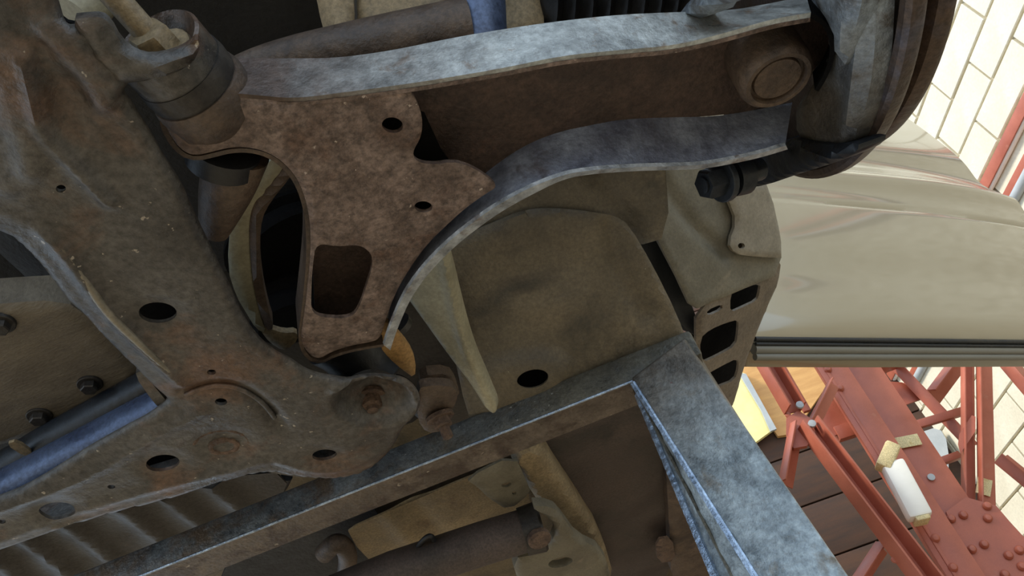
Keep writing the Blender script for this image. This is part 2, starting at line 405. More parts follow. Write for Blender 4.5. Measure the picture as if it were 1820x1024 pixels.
wa, wb = wallp(-.4, 0, -.006)[:2], wallp(6.2, 0, -.006)[:2]
wall = tag(slab('wall_right', wa, wb, 0, 6.2, .2, MORTAR), 'white painted concrete block wall with tan mortar joints', None, kind='structure')
BL, BH = .475, .187
def proj(p):
    q = np.asarray(p)-O; d = q@Fw; return 910+FPX*(q@Rt)/d, 512-FPX*(q@Up)/d
bm = bmesh.new(); bmesh.ops.create_cube(bm, size=1); bmesh.ops.scale(bm, vec=(.03, BL-.013, BH-.012), verts=bm.verts)
bmesh.ops.bevel(bm, geom=bm.edges[:], offset=.004, segments=1, affect='EDGES')
bme = bpy.data.meshes.new('block'); bm.to_mesh(bme); bm.free(); bme.materials.append(BLOCK)
for p in bme.polygons: p.use_smooth = False
nb = 0
for r in range(-12, 14):
    zc = 2.65+BH*(r+.5); off = 2.305 if r % 2 == 0 else 2.0675
    for k in range(-6, 9):
        lc = off+BL*(k+.5)
        x, y = proj(wallp(lc, zc))
        if not (((1300 < x < 2060) and (-260 < y < 560)) or ((1540 < x < 2000) and (540 < y < 1060))): continue
        o = bpy.data.objects.new('block', bme); C.objects.link(o)
        o.location = wallp(lc, zc, random.uniform(-.003, .003)); o.rotation_euler = (0, 0, AZ); o.parent = wall; nb += 1
# far wall of dark boards
FY = 4.9
fw = tag(slab('wall_far', (4.2, FY+.03), (-2.5, FY+.03), 0, 6.2, .15, DARKWOOD), 'dark brown boarded wall behind the red steelwork', None, kind='structure')
for i in range(12):
    z0 = O[2]+.4+.34*i
    x, y = proj((1.9, FY, z0))
    box('plank', (.9, FY, z0+.17), (4.4, .04, .33), DARKWOOD, fw, bev=.004)

car = thing('car', 'raised car seen from below with its pale champagne door open', 'car', O+np.array([-.5, 1.2, .66]))

# ================================================================== LIFT STAND (beam + post)
st = thing('support_stand', 'blue grey welded steel stand with sloping crossbeam and wide post', 'stand', (.14, .75, 0))
def PP(x, y, h): return O+np.array([x, y, h])
bl, br = onz(249, 1024, .45), onz(1130, 675, .45)
dr = unit(br-bl)
p0 = bl-dr*.5+np.array([0, .026, .018]); p1 = br+dr*.08+np.array([0, .026, .018])
prism('crossbeam', rect(.052, .036), p0, p1, (0, 1, 0), BEAMM, st, bev=.004)
prism('bottom_face', rect(.049, .0012), p0+np.array([0, 0, -.0183]), p1-dr*.085+np.array([0, 0, -.0183]), (0, 1, 0), BEAMRUST, st, bev=0, label='brown rust stained underside of the crossbeam')
# post: splayed leg, loft of four corner rails running down to the floor
tl, bt = [], []
for a, b, y in (((1121, 672), (1344, 1024), .70), ((1216, 602), (1504, 1018), .70), ((1222, 598), (1490, 1018), .765), ((1128, 684), (1272, 1024), .745)):
    tl.append(ony(*a, y)); bt.append(ony(*b, y))
tl = np.array(tl); bt = np.array(bt)
rings = [tl+(bt-tl)*t for t in np.linspace(0, 1.25, 8)]
dz = rings[-1]-rings[-2]; step = dz.mean(0)
last = rings[-1].copy(); k = (0-last[:, 2])/step[2]
rings.append(last+step[None]*k[:, None]); 
bm = bmesh.new(); vr = [[bm.verts.new(v) for v in r] for r in rings]
for a, b in zip(vr[:-1], vr[1:]):
    for i in range(4): bm.faces.new((a[i], a[(i+1) % 4], b[(i+1) % 4], b[i]))
bm.faces.new(vr[0]); bm.faces.new(vr[-1])
bmesh.ops.recalc_face_normals(bm, faces=bm.faces)
ee = [e for e in bm.edges if e.calc_face_angle(0) > .5]
bmesh.ops.bevel(bm, geom=ee, offset=.003, segments=2, affect='EDGES', profile=.5)
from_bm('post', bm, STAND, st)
rs = np.random.RandomState(3)
def bead(a, b, r, name='weld_highlight_bead', n=90, par=st, m=WELD):
    t = np.linspace(0, 1, n); P = a[None]+(b-a)[None]*t[:, None]
    rr = r*(1+.05*rs.rand(n)); P = P+rs.normal(size=P.shape)*r*.02
    return tube(name, P, rr, m, par, n=8, smooth=1)
A0, A1 = tl[0]+(bt[0]-tl[0])*.03, tl[0]+(bt[0]-tl[0])*1.15
bead(A0+np.array([-.001, 0, 0]), A1+np.array([-.001, 0, 0]), .0030)
B0, B1 = tl[3]+(bt[3]-tl[3])*.06, tl[3]+(bt[3]-tl[3])*1.15
bead(B0, B1, .0050)
bead(B0*.55+A0*.45, B1*.55+A1*.45+np.array([0, .004, 0]), .0022, m=BEAMM)
bead(br-dr*.9+np.array([0, .001, .0005]), br+dr*.0+np.array([0, .001, .0005]), .0016, n=120)  # no weld here: added bead drawing the highlight on the beam edge
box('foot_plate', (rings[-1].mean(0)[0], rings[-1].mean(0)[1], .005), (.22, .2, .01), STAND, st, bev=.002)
# the far leg of the stand, outside the picture, carries the other end of the beam
q = p0+dr*.03
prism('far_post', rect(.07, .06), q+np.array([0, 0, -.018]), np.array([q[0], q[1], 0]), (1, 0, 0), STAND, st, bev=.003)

# ================================================================== CONTROL ARM
HA, HT = .40, .440
arm = thing('lower_control_arm', 'rusty pressed steel lower control arm with pale scuffed front wall', 'control arm', onz(700, 300, HA))
plate_px = [(725,157),(742,182),(752,212),(750,246),(733,274),(741,291),(772,296),(806,290),(838,299),(866,316),(887,334),(862,348),(828,372),(795,404),(760,438),(735,470),(712,506),(697,540),(686,572),(676,606),(655,612),(622,618),(590,628),(566,642),(545,628),(534,604),(540,570),(546,520),(551,470),(553,420),(548,372),(535,330),(515,300),(486,276),(450,263),(410,263),(376,272),(345,279),(322,268),(302,242),(291,215),(300,196),(340,176),(400,172),(460,176),(520,181),(620,172)]
trap = [(562,430),(600,438),(638,434),(660,450),(663,472),(652,506),(641,540),(628,563),(596,567),(553,560),(553,520),(556,470)]
sheet('bottom_plate', plate_px, HA, RUST, arm, it=2, thick=.0035, holes=[(698,224,19,14,10), (753,369,16,10,5), trap],
      feats=[('dish', (698,224), 34, 25, .0012), ('dish', (753,369), 28, 18, .001), ('ridge', [(470,200),(540,260),(580,330),(590,400)], .02, .0015)], roll=(.004, .0015), wob=.0008, step=.004)
sheet('hole_shade_sheet', [(560,200),(740,170),(800,300),(870,340),(760,420),(600,420),(560,330)], HA+.026, GRIME_SHADE, arm, thick=.002, step=.02)  # added dark sheet: paints the shade seen through the round holes
lowF = [(300,200),(345,178),(400,174),(460,178),(520,184),(620,172),(730,157),(820,142),(900,128),(1000,107),(1100,97),(1200,89),(1290,68),(1370,44),(1440,32)]
upF = [(312,176),(350,128),(395,112),(450,112),(520,112),(600,112),(700,98),(800,76),(900,59),(1000,45),(1100,34),(1200,30),(1300,28),(1375,14),(1432,2)]
ribbon('front_wall', [onz(x, y, HA) for x, y in lowF], [onz(x, y, HT-.006) for x, y in upF], ARMWALL, arm, thick=.0035, side=1, n=70)
ribbon('front_lip', [onz(x, y, HA-.0005) for x, y in lowF[3:]], [onz(x, y+7, HA-.0005) for x, y in lowF[3:]], RUST, arm, thick=.003, side=1, n=60, rows=1)
# end of the channel round the ball joint
endL = [(1440,32),(1462,44),(1474,68),(1475,98),(1466,130),(1448,160)]
endU = [(1432,2),(1458,14),(1474,40),(1476,70),(1464,104),(1444,128)]
ribbon('end_wall', [onz(x, y, HA) for x, y in endL], [onz(x, y, HT-.004) for x, y in endU], GRIME_SHADE, arm, thick=.003, side=1, n=30)  # blackened to stand in for shade inside the arm end
lowR = [(1396,256),(1350,270),(1300,281),(1250,290),(1200,292),(1150,293),(1100,295),(1050,299),(1000,307),(940,331),(886,360),(840,392),(800,424),(765,458),(738,490),(716,524),(702,556),(690,586),(682,612)]
def shift(p, dx, dy): return [(x+dx, y+dy) for x, y in p]
upR = [(1408,182),(1350,194),(1300,203),(1250,208),(1200,208),(1150,210),(1100,213),(1050,222),(1000,232),(945,252),(895,282),(850,316),(812,348),(778,384),(750,418),(730,452),(714,484),(702,516),(694,540)]
ribbon('rear_wall', [onz(x, y, HA) for x, y in lowR], [onz(x, y, HT) for x, y in upR], ARMREAR, arm, thick=.0035, side=1, n=80)
lipo = [(x+(1 if x > 960 else 9), y+(4 if x > 960 else 6)) for x, y in lowR]
lipi = [(x-2, y-3) for x, y in lowR]
ribbon('rear_lip', [onz(x, y, HA-.001) for x, y in lipi], [onz(x, y, HA+.001) for x, y in lipo], EDGE, arm, thick=.003, side=1, n=80, rows=1)
lowL = [(682,612),(655,616),(622,622),(590,632),(566,645),(545,630),(536,604),(541,570),(547,520),(552,470),(553,420),(548,372),(535,330),(515,300),(486,276),(450,264),(410,264),(376,273),(345,280),(322,269),(302,242),(292,215),(300,200)]
ribbon('inner_wall', [onz(x, y, HA+.003) for x, y in lowL], [onz(x, y, HA+.003)+np.array([0, 0, .037]) for x, y in lowL], BROWN, arm, thick=.003, side=1, n=90)
top_px = upF[2:]+endU[1:]+upR[1:]+[(680,545),(600,570),(560,570),(556,480),(556,420),(530,300),(480,240),(400,225),(340,220),(318,190)]
sheet('top_skin', top_px, HT, ARMIN, arm, thick=.0035, it=1, step=.008, wob=.001)
# ball joint: housing cup with a stepped end cap
bj = onz(1385, 146, HA+.002); ax = unit(np.array([-.10, .10, -1.]))
lathe('ball_joint', [(-.045, .0265), (-.008, .0265), (-.004, .0255), (-.001, .0228), (-.001, .0198), (-.006, .0192), (-.006, .0172), (-.003, .0164), (-.0022, 0)], bj, ax, BROWN, arm, n=40)
# rear pivot bushing
hb = onz(640, 640, .455)
bsh = lathe('rear_bushing', [(-.034, .010), (-.034, .030), (-.030, .034), (-.018, .030), (0, .027), (.012, .030), (.020, .034), (.024, .030), (.024, .010)], hb, (.25, .8, -.35), BLACK, arm, n=32)
lathe('sleeve', [(-.036, .012), (.028, .012)], hb, (.25, .8, -.35), DARKSTEEL, bsh, n=20)
sheet('bushing_tab', [(686,572),(706,592),(728,618),(740,645),(738,676),(715,660),(692,640),(676,620),(676,590)], .412, ORANGE, arm, thick=.005, step=.006, roll=(.003, .002))
lathe('bushing_washer', [(-.003, .011), (-.003, .017), (.003, .017), (.003, .011)], onz(702, 583, .47), (.2, .9, -.3), DARKSTEEL, arm, n=28)

# ================================================================== SUBFRAME
HS = .385
sub = thing('front_subframe', 'large dirty brown stamped steel subframe with oval drain holes', 'subframe', onz(300, 600, HS))
sub_px = [(-260,-160),(60,-160),(94,-10),(108,30),(124,42),(152,39),(178,38),(194,50),(212,82),(240,112),(246,130),(212,155),(234,190),(262,240),(292,288),(315,320),(330,355),(346,392),(366,430),(384,465),(402,502),(420,545),(440,580),(465,612),(492,632),(516,642),(540,660),(570,670),(610,673),(650,668),(690,665),(722,673),(743,694),(747,718),(738,738),(716,756),(702,788),(680,816),(650,836),(610,848),(560,850),(510,843),(480,836),(440,842),(390,856),(330,875),(270,893),(200,911),(120,932),(60,955),(0,974),(-260,1050),(-260,980),(0,884),(40,867),(100,834),(160,798),(230,757),(296,724),(292,712),(275,695),(246,667),(213,634),(175,596),(138,558),(118,543),(97,514),(70,476),(38,443),(0,412),(-260,340)]
kl_ = sub_px.index((292,712))
body_px = [(x+5, y+14) if i > kl_ else (x+2, y+6) for i, (x, y) in enumerate(sub_px)]   # the rim is rolled back, so the blank is cut wider
sheet('stamped_body', body_px, HS, SUB, sub, thick=.003, it=2, step=.0036, roll=(.006, .004), wob=.0009,
      holes=[(280,560,34,19,0), (108,336,9,7,0), (376,661,8,5,0), (393,712,11,6,0), (289,828,30,14,-5), (101,911,33,13,-4), (198,865,7,3.6,0), (577,812,22,10,-8), (4,928,6,4,0)],
      feats=[('dish', (280,562), 62, 38, .0035), ('dish', (289,828), 58, 30, .0035), ('dish', (101,911), 62, 28, .0035), ('dish', (577,812), 44, 22, .003),
             ('slope', [(x+5, y+14) for x, y in [(-260,340),(0,412),(38,443),(70,476),(97,514),(118,543),(138,558),(175,596),(213,634),(246,667),(275,695),(292,712)]], .020, .005),
             ('ridge', [(79,412),(117,449),(152,499),(190,556),(246,609),(290,650),(323,680)], .0045, .0045),
             ('ridge', [(44,97),(53,132),(67,193),(91,246),(141,300),(182,344),(194,356)], .0048, .0065),
             ('ridge', [(14,80),(48,190),(72,262),(20,330)], .008, .003),
             ('ridge', [(84,50),(140,125),(185,180)], .0055, .005), ('ridge', [(118,48),(165,115),(205,158)], .005, .005), ('ridge', [(0,120),(24,220),(60,300)], .007, .004),
             ('dish', (120,200), 50, 90, .004), ('dish', (230,270), 60, 60, .003),
             ('dish', (400,792), 66, 34, .004), ('ridge', [(330,700),(380,682),(430,690),(470,720),(500,760)], .006, -.004),
             ('ridge', [(0,905),(90,872),(170,840),(250,790),(330,745),(360,730)], .006, .003),
             ('ridge', [(0,960),(120,915),(260,872),(400,838),(470,818)], .006, .0025),
             ('ridge', [(500,820),(560,838),(620,832),(670,805)], .006, .003),
             ('dish', (668,716), 78, 44, .026), ('ridge', [(600,690),(650,674),(700,674),(736,700),(734,728),(700,748)], .006, .004)], angle=60)
sl = chaikin(sub_px[sub_px.index((702,788)):sub_px.index((0,974))+2], 1, False)
ribbon('side_skirt', [onz(x, y, HS+.010)+np.array([-.005, -.008, 0]) for x, y in sl], [onz(x, y, HS+.010)+np.array([-.005, -.008, .034]) for x, y in sl], SUB, sub, thick=.003, n=100, rows=2)
k_ = sub_px.index((-260,980)); k2_ = sub_px.index((296,724))
shell_px = [(x, y+14) if k_ <= i <= k2_ else ((x+34, y-10) if i > k2_ else (x, y)) for i, (x, y) in enumerate(sub_px)]
sheet('upper_shell', shell_px, HS+.044, GRIME_SHADE, sub, thick=.003, it=1, step=.02)  # closes the box; its black colour paints the shade in the holes
# weld ring / torn rusty patch
for (cx, cy, rx, ry, m, d) in ((392, 788, 50, 26, SUBRUST, .0045), (398, 792, 24, 11, SUBRUST, .0045)):
    pts = [onz(x, y, HS+d) for x, y in ell(cx, cy, rx, ry, -6, 40)]; pts.append(pts[0])
    rr = .0022*(1+.5*rs.rand(len(pts)))
    tube('weld_ring', pts, rr, m, sub, n=8, smooth=1)
wpt = [onz(x, y, HS+.002) for x, y in [(330,702),(356,690),(384,684),(412,686),(440,696),(468,716),(488,742)]]
tube('weld_seam', wpt, .0022, SUB, sub, n=10)
for pts, dz_, rr in (([(84,418),(117,449),(152,499),(190,556),(246,609),(290,650),(318,676)], -.0030, [.001,.0022,.0028,.0028,.0028,.0022,.001]),):
    tube('crest_highlight', [onz(x, y, HS+dz_+.0008) for x, y in pts], rr, CREST, sub, n=12)  # added pale tube that draws the bright highlight along the crease
# pivot bolt sunk in the lobe
hexbolt('bolt', onz(660, 704, HS+.022), (-.05, .02, -1), .0088, SUBRUST, sub, stud=.004, h=.010, label='rusty hex bolt sunk in a round recess')
# mounting horn around the front bushing
sheet('mount_horn', [(124,42),(152,39),(178,38),(194,50),(212,84),(240,106),(268,112),(306,104),(334,90),(350,74),(356,92),(342,120),(306,140),(258,150),(214,158),(180,132),(150,90)], .380, SUB, sub, thick=.006, roll=(.006, .004), step=.005, wob=.001)
# side bracket at the inner corner
sheet('corner_bracket', [(238,672),(250,664),(262,678),(290,712),(300,724),(284,732),(270,718)], .392, SUB, sub, thick=.02, step=.01, roll=(.003, .003))
# gusset behind the edge
tube('bushing_eye', [onz(425, 268, .425), onz(404, 330, .425), onz(388, 385, .425), onz(380, 412, .425)], [.019, .018, .013, .010], BROWN, sub, n=28)
tube('bushing_rubber', [onz(400, 262, .423), onz(393, 292, .423)], .022, BLACK, sub, n=28)

# front bushing of the arm
fb = thing('front_pivot_bushing', 'grey pivot bushing sleeve with rusty nut and protruding stud', 'bushing', onz(280, 110, .41))
axY = unit(np.array([.10, .90, .16]))
b0 = onz(276, 76, .410)
lathe('inner_sleeve', [(.008, .006), (.008, .0165), (.0, .0240), (.0015, .0255), (.018, .0255), (.018, .020)], b0, axY, SUB, fb, n=48)
lathe('rubber_ring', [(.018, .012), (.018, .0262), (.024, .0270), (.034, .0262), (.034, .012)], b0, axY, DARKSTEEL, fb, n=40)
lathe('arm_eye', [(.032, .012), (.032, .0272), (.037, .0285), (.052, .0280), (.060, .022), (.060, .012)], b0, axY, BROWN, fb, n=40)
hexbolt('nut', b0+axY*.008, -axY, .0112, TAN, fb, h=.014)
lathe('stud', [(0, .0068), (.040, .0068), (.042, .006), (.042, .0045), (.040, .0042), (.040, 0)], b0+axY*.006, unit(-axY+np.array([-.10, 0, .30])), TAN, fb, n=20)

# ================================================================== HUB, BRAKE DRUM, KNUCKLE
kn = thing('steering_knuckle', 'pale blue grey cast steering knuckle with backing plate', 'knuckle', onx(1480, 120, .25))
sheet('backing_plate', [(1425,-70),(1548,-70),(1546,60),(1540,130),(1530,190),(1512,245),(1494,272),(1428,264),(1406,230),(1404,196),(1440,150),(1472,98),(1468,50),(1440,6)], XP(.262), KNUCK, kn, thick=.012, step=.007, roll=(.006, .005), wob=.0015,
      feats=[('ridge', [(1530,-40),(1528,100),(1510,220)], .008, .004), ('dish', (1468,180), 34, 60, .006), ('ridge', [(1440,0),(1505,28),(1508,60)], .005, .004)])
sheet('casting_arm', [(1440,-60),(1520,-60),(1512,20),(1500,70),(1488,120),(1470,128),(1476,90),(1470,46),(1442,8)], XP(.248), KNUCK, kn, thick=.012, step=.006, roll=(.007, .006), wob=.002)
sheet('steering_lug', [(1190,36),(1212,4),(1250,-20),(1330,-30),(1300,8),(1262,14),(1250,36)], XP(.17), KNUCK, kn, thick=.014, step=.006, roll=(.006, .006), wob=.002)
sheet('lower_lug', [(1390,250),(1420,256),(1470,264),(1512,258),(1510,274),(1480,291),(1412,312),(1348,334),(1310,338),(1298,300),(1330,276)], XP(.252), BLACKMETAL, kn, thick=.02, step=.007, roll=(.006, .006))
pb0, pb1 = at(1262, 326, .60), at(1350, 300, .62)
pd = unit(pb1-pb0)
hexbolt('pinch_bolt', pb0+pd*.012, -pd, .0125, BLACKMETAL, kn, h=.016, stud=.002)
tube('bolt_shank', [pb0+pd*.008, pb1], .0095, BLACKMETAL, kn, n=16)
lathe('bolt_collar', [(.020, .009), (.020, .016), (.034, .017), (.038, .012)], pb0, pd, BLACKMETAL, kn, n=24)

WC = np.array([.312, .594])
def wr(px, py, x):
    p = onx(px, py, x)-O; return math.hypot(p[1]-WC[0], p[2]-WC[1])
r1_, r2_ = wr(1628, 100, .288), wr(1673, 100, .3165)
R1_ = wr(1594, 100, .277)
prof = [(.300, .03), (.300, R1_-.014), (.280, R1_-.009), (.277, R1_-.005), (.2775, R1_), (.280, wr(1606, 100, .280)+.001), (.287, r1_), (.290, r1_-.001), (.291, r1_-.020), (.303, r1_-.020), (.3035, r2_-.008), (.306, r2_-.002), (.314, r2_), (.318, r2_-.001), (.320, r2_-.006), (.320, .03)]
dm = thing('brake_drum', 'dark rusty finned brake drum at the end of the axle', 'brake drum', (.29, WC[0], O[2]+WC[1]))
lathe('drum', [(x, r) for x, r in prof], (0, WC[0], O[2]+WC[1]), (1, 0, 0), DRUM, dm, n=120, angle=30)
lathe('hub_cap', [(.320, .03), (.34, .03), (.345, .024), (.345, 0)], (0, WC[0], O[2]+WC[1]), (1, 0, 0), DARKSTEEL, dm, n=40)

# ================================================================== PARTS ABOVE THE ARM
o = tube('tapered_crossbar', [onz(385, 132, .50), onz(480, 108, .50), onz(640, 85, .50), onz(800, 58, .50), onz(832, 54, .50)], [.006, .013, .019, .022, .022], BROWN, n=24)
tag(o, 'brown grimy tapered bar running behind the front wall of the control arm', 'bar')
sp = thing('strut_tube', 'blue grey round tube rising behind the middle of the control arm', 'tube', onz(850, 60, .53))
tube('tube_body', [at(858, 150, .545), at(852, 40, .545), at(846, -140, .565)], .0195, BLUESTEEL, sp, n=32)
tube('tube_rim', [at(858, 150, .545), at(858, 140, .545)], .0205, BLUESTEEL, sp, n=32)
for nm, px, d, lab in (('strap', [(548,-60),(622,-60),(626,40),(620,75),(585,78),(570,50)], .56, 'narrow tan metal strap hanging left of the wide tan shield'),
                       ('shield', [(634,-60),(802,-60),(805,20),(800,75),(640,75),(630,20)], .57, 'wide tan metal shield beside the blue grey tube'),
                       ('shield', [(892,-60),(964,-60),(966,20),(970,64),(900,70),(896,30)], .64, 'small tan brown shield between blue grey tube and ribbed boot')):
    a = unit(ray(px[0][0]+40, 0)); p = (at(px[0][0]+40, 20, d), unit(np.array([0, -.8, -.6])))
    o = sheet(nm, px, p, TAN, None, thick=.003, step=.008, roll=(.008, .006), wob=.001)
    tag(o, lab, nm)
prof = []
for i in range(9):
    prof += [(i*.0155, .026), (i*.0155+.0075, .037)]
prof = [(-.004, .012)]+prof+[(.14, .022), (.14, .012)]
o = lathe('axle_boot', prof, at(955, -2, .66), unit(at(1215, -8, .69)-at(955, -2, .66)), BLACK, None, n=40)
tag(o, 'black ribbed rubber axle boot above the pale front wall of the arm', 'boot')

# ================================================================== BODY PANELS BEHIND THE ARM
pA, pB, pC = onz(1000, 310, .62), onz(945, 668, .50), onz(700, 668, .50)
TOE = plane3(pA, pB, onz(1000, 310, .62)+np.array([-.2, 0, 0]))
def back(pl, d): return (pl[0]-pl[1]*d, pl[1])
wh = part('wheelhouse_panel', 'olive brown undersealed sloping panel with one oval hole', car, pB)
sheet('upper_panel', [(680,330),(900,260),(1180,250),(1190,420),(1130,440),(1000,420),(860,440),(740,560)], back(TOE, .012), UNDER, wh, thick=.003, step=.012, wob=.002,
      feats=[('ridge', [(1060,280),(1090,340),(1130,420)], .014, -.012), ('ridge', [(870,360),(900,420)], .02, .004)])
sheet('lower_panel', [(770,446),(800,430),(880,394),(925,376),(960,370),(1010,372),(1060,378),(1095,384),(1118,400),(1160,470),(1205,560),(1228,625),(1160,690),(1000,760),(860,800),(830,740),(800,600),(775,500)], TOE, UNDER, wh, thick=.004, step=.006, roll=(.006, .004), wob=.0025,
      holes=[(945,668,28,16,-12)],
      feats=[('pad', [(850,655),(900,636),(970,625),(1010,640),(1000,690),(940,720),(870,745),(850,720)], .009, .010), ('ridge', [(1085,400),(1100,470),(1150,560)], .012, -.008), ('dish', (950,480), 110, 70, .006)])
sheet('hole_backing', [(890,640),(1000,630),(1000,700),(890,710)], back(TOE, .03), GRIME_SHADE, wh, thick=.002, step=.03)  # dark sheet painting the shade behind the oval hole
RL = (onz(800, 640, .478), unit(np.array([-.35, -.25, -.9])))
sheet('rail_flange', [(712,520),(742,470),(788,426),(800,470),(815,540),(838,620),(868,690),(886,735),(868,738),(838,690),(800,640),(752,575)], RL, PALE, wh, thick=.012, step=.004, it=2, roll=(.003, .003), wob=.001, feats=[('ridge', [(790,450),(808,560),(860,700)], .006, .004)], label='pale primer flange along the left edge')
o = sheet('body_rail', [(640,480),(790,420),(830,560),(880,740),(860,820),(740,760),(640,640)], .53, DARKSTEEL, car, thick=.03, step=.015, roll=(.01, .01), label='dark grey body rail in shadow')
# rear lip of the wheel arch
LIPP = plane3(onz(1180, 300, .70), onz(1230, 540, .60), onz(1388, 458, .66))
lp = part('wheel_arch_panel', 'grey undersealed wheel arch panel with a diagonal crease', car, onz(1230, 540, .60))
sheet('arch_skin', [(1096,270),(1260,262),(1318,330),(1360,330),(1386,400),(1391,460),(1378,492),(1310,520),(1243,549),(1228,540),(1205,490),(1165,415)], LIPP, UNDERGREY, lp, thick=.004, it=0, step=.006, roll=(.004, .003), wob=.001,
      feats=[('ridge', [(1150,270),(1190,340),(1230,400),(1290,450)], .010, -.008)])
sheet('side_return', [(1090,270),(1112,296),(1165,415),(1205,490),(1232,545),(1246,600),(1215,585),(1190,540),(1130,430),(1080,300)], back(LIPP, .03), BLACK, lp, thick=.01, step=.012, label='black rubber strip in the gap')
TB = (LIPP[0]+LIPP[1]*.012, LIPP[1])
sheet('bracket', [(1294,346),(1326,326),(1364,324),(1378,362),(1386,400),(1391,430),(1392,459),(1370,458),(1340,456),(1318,453),(1306,446),(1301,437),(1303,420),(1309,404),(1309,384)], TB, BRACK, lp, thick=.005, it=0, step=.006, holes=[(1318,437,6,5,0)], roll=(.004, .003), wob=.0006, label='pale bracket with one small hole')
RK = plane3(onz(1243, 549, .60), onz(1388, 462, .66), onz(1300, 730, .585))
rk = part('sill_end', 'brown sill end with rectangular slots', car, onz(1300, 650, .58))
sheet('slotted_skin', [(1240,550),(1310,521),(1378,490),(1392,462),(1386,505),(1366,548),(1344,602),(1326,650),(1302,735),(1270,760),(1236,700),(1240,620)], RK, SILL, rk, thick=.004, step=.008, it=1, hit=1, roll=(.004, .003),
      holes=[[(1298,526),(1322,514),(1352,504),(1350,520),(1346,534),(1320,546),(1298,556)], [(1244,602),(1262,586),(1290,574),(1313,568),(1312,590),(1308,614),(1280,630),(1246,646)], [(1252,668),(1280,652),(1312,636),(1313,655),(1306,676),(1280,686),(1262,694)], [(1256,552),(1284,540),(1284,550),(1258,562)]])
sheet('inner_wall', [(1230,540),(1385,470),(1360,540),(1335,600),(1300,730),(1270,740),(1230,700)], back(RK, .035), GRIME_SHADE, rk, thick=.004, step=.02)  # black colour paints the shade inside the slots

# ================================================================== LEFT: SUMP, RODS, RAIL
pan = thing('engine_sump', 'tan speckled engine sump pan behind the subframe', 'sump', onz(100, 650, .50))
sheet('pan_bottom', [(-200,560),(-20,548),(112,538),(160,572),(215,625),(262,672),(180,720),(90,768),(-10,800),(-200,840)], .50, PANM, pan, thick=.03, step=.007, it=1, roll=(.006, .004), wob=.0006)
for x, y in ((160, 682), (70, 738), (2, 575)):
    hexbolt('bolt', onz(x, y, .499), (0, 0, -1), .0075, DARKSTEEL, pan)
o = tube('black_rod', [onz(-30, 858, .482), onz(90, 786, .482), onz(265, 690, .482), onz(330, 655, .478)], .018, BLACKMETAL, n=20, smooth=0); 
tag(o, 'black round rod crossing below the tan sump pan', 'rod')
o = tube('stabiliser_bar', [onz(-160, 938, .450), onz(0, 880, .450), onz(150, 802, .450), onz(300, 724, .450), onz(420, 662, .450)], .021, BLUESTEEL, n=24)
tag(o, 'thick blue grey bar along the upper edge of the lower subframe leg', 'bar')
o = sheet('small_tab', [(10,790),(30,784),(62,808),(44,812)], .468, TAN, None, thick=.003, step=.01, it=1); tag(o, 'little tan metal tab above the blue grey bar', 'tab')
# pale rail flange seen between subframe and arm
fr = thing('rail_bracket', 'pale primer bracket with rusty edge between subframe and arm', 'bracket', onz(450, 450, .47))
sheet('web', [(404,480),(410,400),(420,358),(452,332),(474,298),(500,262),(528,276),(500,318),(468,352),(450,376),(444,405),(445,450),(451,505),(462,560),(474,596),(455,588),(438,560),(420,530)], .452, PALE, fr, thick=.004, step=.006, roll=(.003, .002))
sheet('flange', [(528,272),(536,292),(510,330),(482,366),(466,396),(462,440),(466,500),(478,560),(488,588),(474,594),(460,555),(450,505),(444,450),(443,405),(449,374),(470,348),(500,312)], .448, BROWN, fr, thick=.014, step=.006, roll=(.003, .003), wob=.0015)
sheet('foot', [(455,575),(480,590),(505,598),(528,596),(530,610),(510,628),(492,624),(470,604)], .455, TAN, fr, thick=.006, step=.007, roll=(.003, .003), wob=.001)
# exhaust bracket and bolt right of the lobe
br_ = thing('rail_clamp', 'rusty clamp with a hex bolt beside the subframe lobe', 'clamp', onz(780, 720, .44))
sheet('clamp_plate', [(744,696),(760,690),(800,690),(815,700),(812,720),(800,740),(790,770),(760,775),(742,750)], .43, BROWN, br_, thick=.01, step=.007, roll=(.003, .003))
sheet('clamp_tab', [(748,672),(800,668),(815,690),(818,708),(796,712),(750,704)], .45, BROWN, br_, thick=.012, step=.008, roll=(.003, .003))
hexbolt('bolt', onz(782, 742, .428), (.1, .25, -.9), .010, SUBRUST, br_, stud=.012)

# ================================================================== BELOW THE BEAM
o = sheet('heat_shield', [(-200,1000),(0,950),(250,890),(480,830),(520,870),(420,960),(250,1060),(-200,1100)], .56, DARKSTEEL, None, thick=.003, step=.012, wob=.001,
          feats=[('ridge', [(x, y), (x+80, y+60), (x+160, y+130)], .012, .010) for x, y in ((-60, 950), (20, 935), (90, 905), (190, 880), (270, 860), (350, 840))])
tag(o, 'dark corrugated heat shield below the subframe leg', 'heat shield')
o = sheet('tunnel_panel', [(612,950),(640,930),(850,840),(900,820),(950,880),(920,940),(760,1010),(700,1040)], .60, TAN, car, thick=.003, step=.015, wob=.001, label='tan tunnel panel',
          feats=[('ridge', [(690,915),(760,1000)], .012, .006), ('ridge', [(735,895),(800,980)], .012, -.006)])
rl = part('floor_rail', 'tan diagonal floor rail', car, onz(990, 900, .56))
sheet('rail_web', [(905,812),(960,790),(1000,850),(1040,910),(1075,965),(1096,1040),(1050,1050),(1020,985),(975,925),(935,865)], .56, TAN, rl, thick=.03, step=.012, roll=(.012, .012))
sheet('rail_end', [(828,856),(915,812),(938,862),(945,880),(905,912),(870,890),(850,870)], .552, UNDERGREY, rl, thick=.004, step=.01, roll=(.004, .004), holes=[(900,862,9,4,-14), (914,877,4,3,0)])
sh = thing('propeller_shaft', 'dark shaft with a round clamp crossing the bottom edge', 'shaft', onz(820, 980, .52))
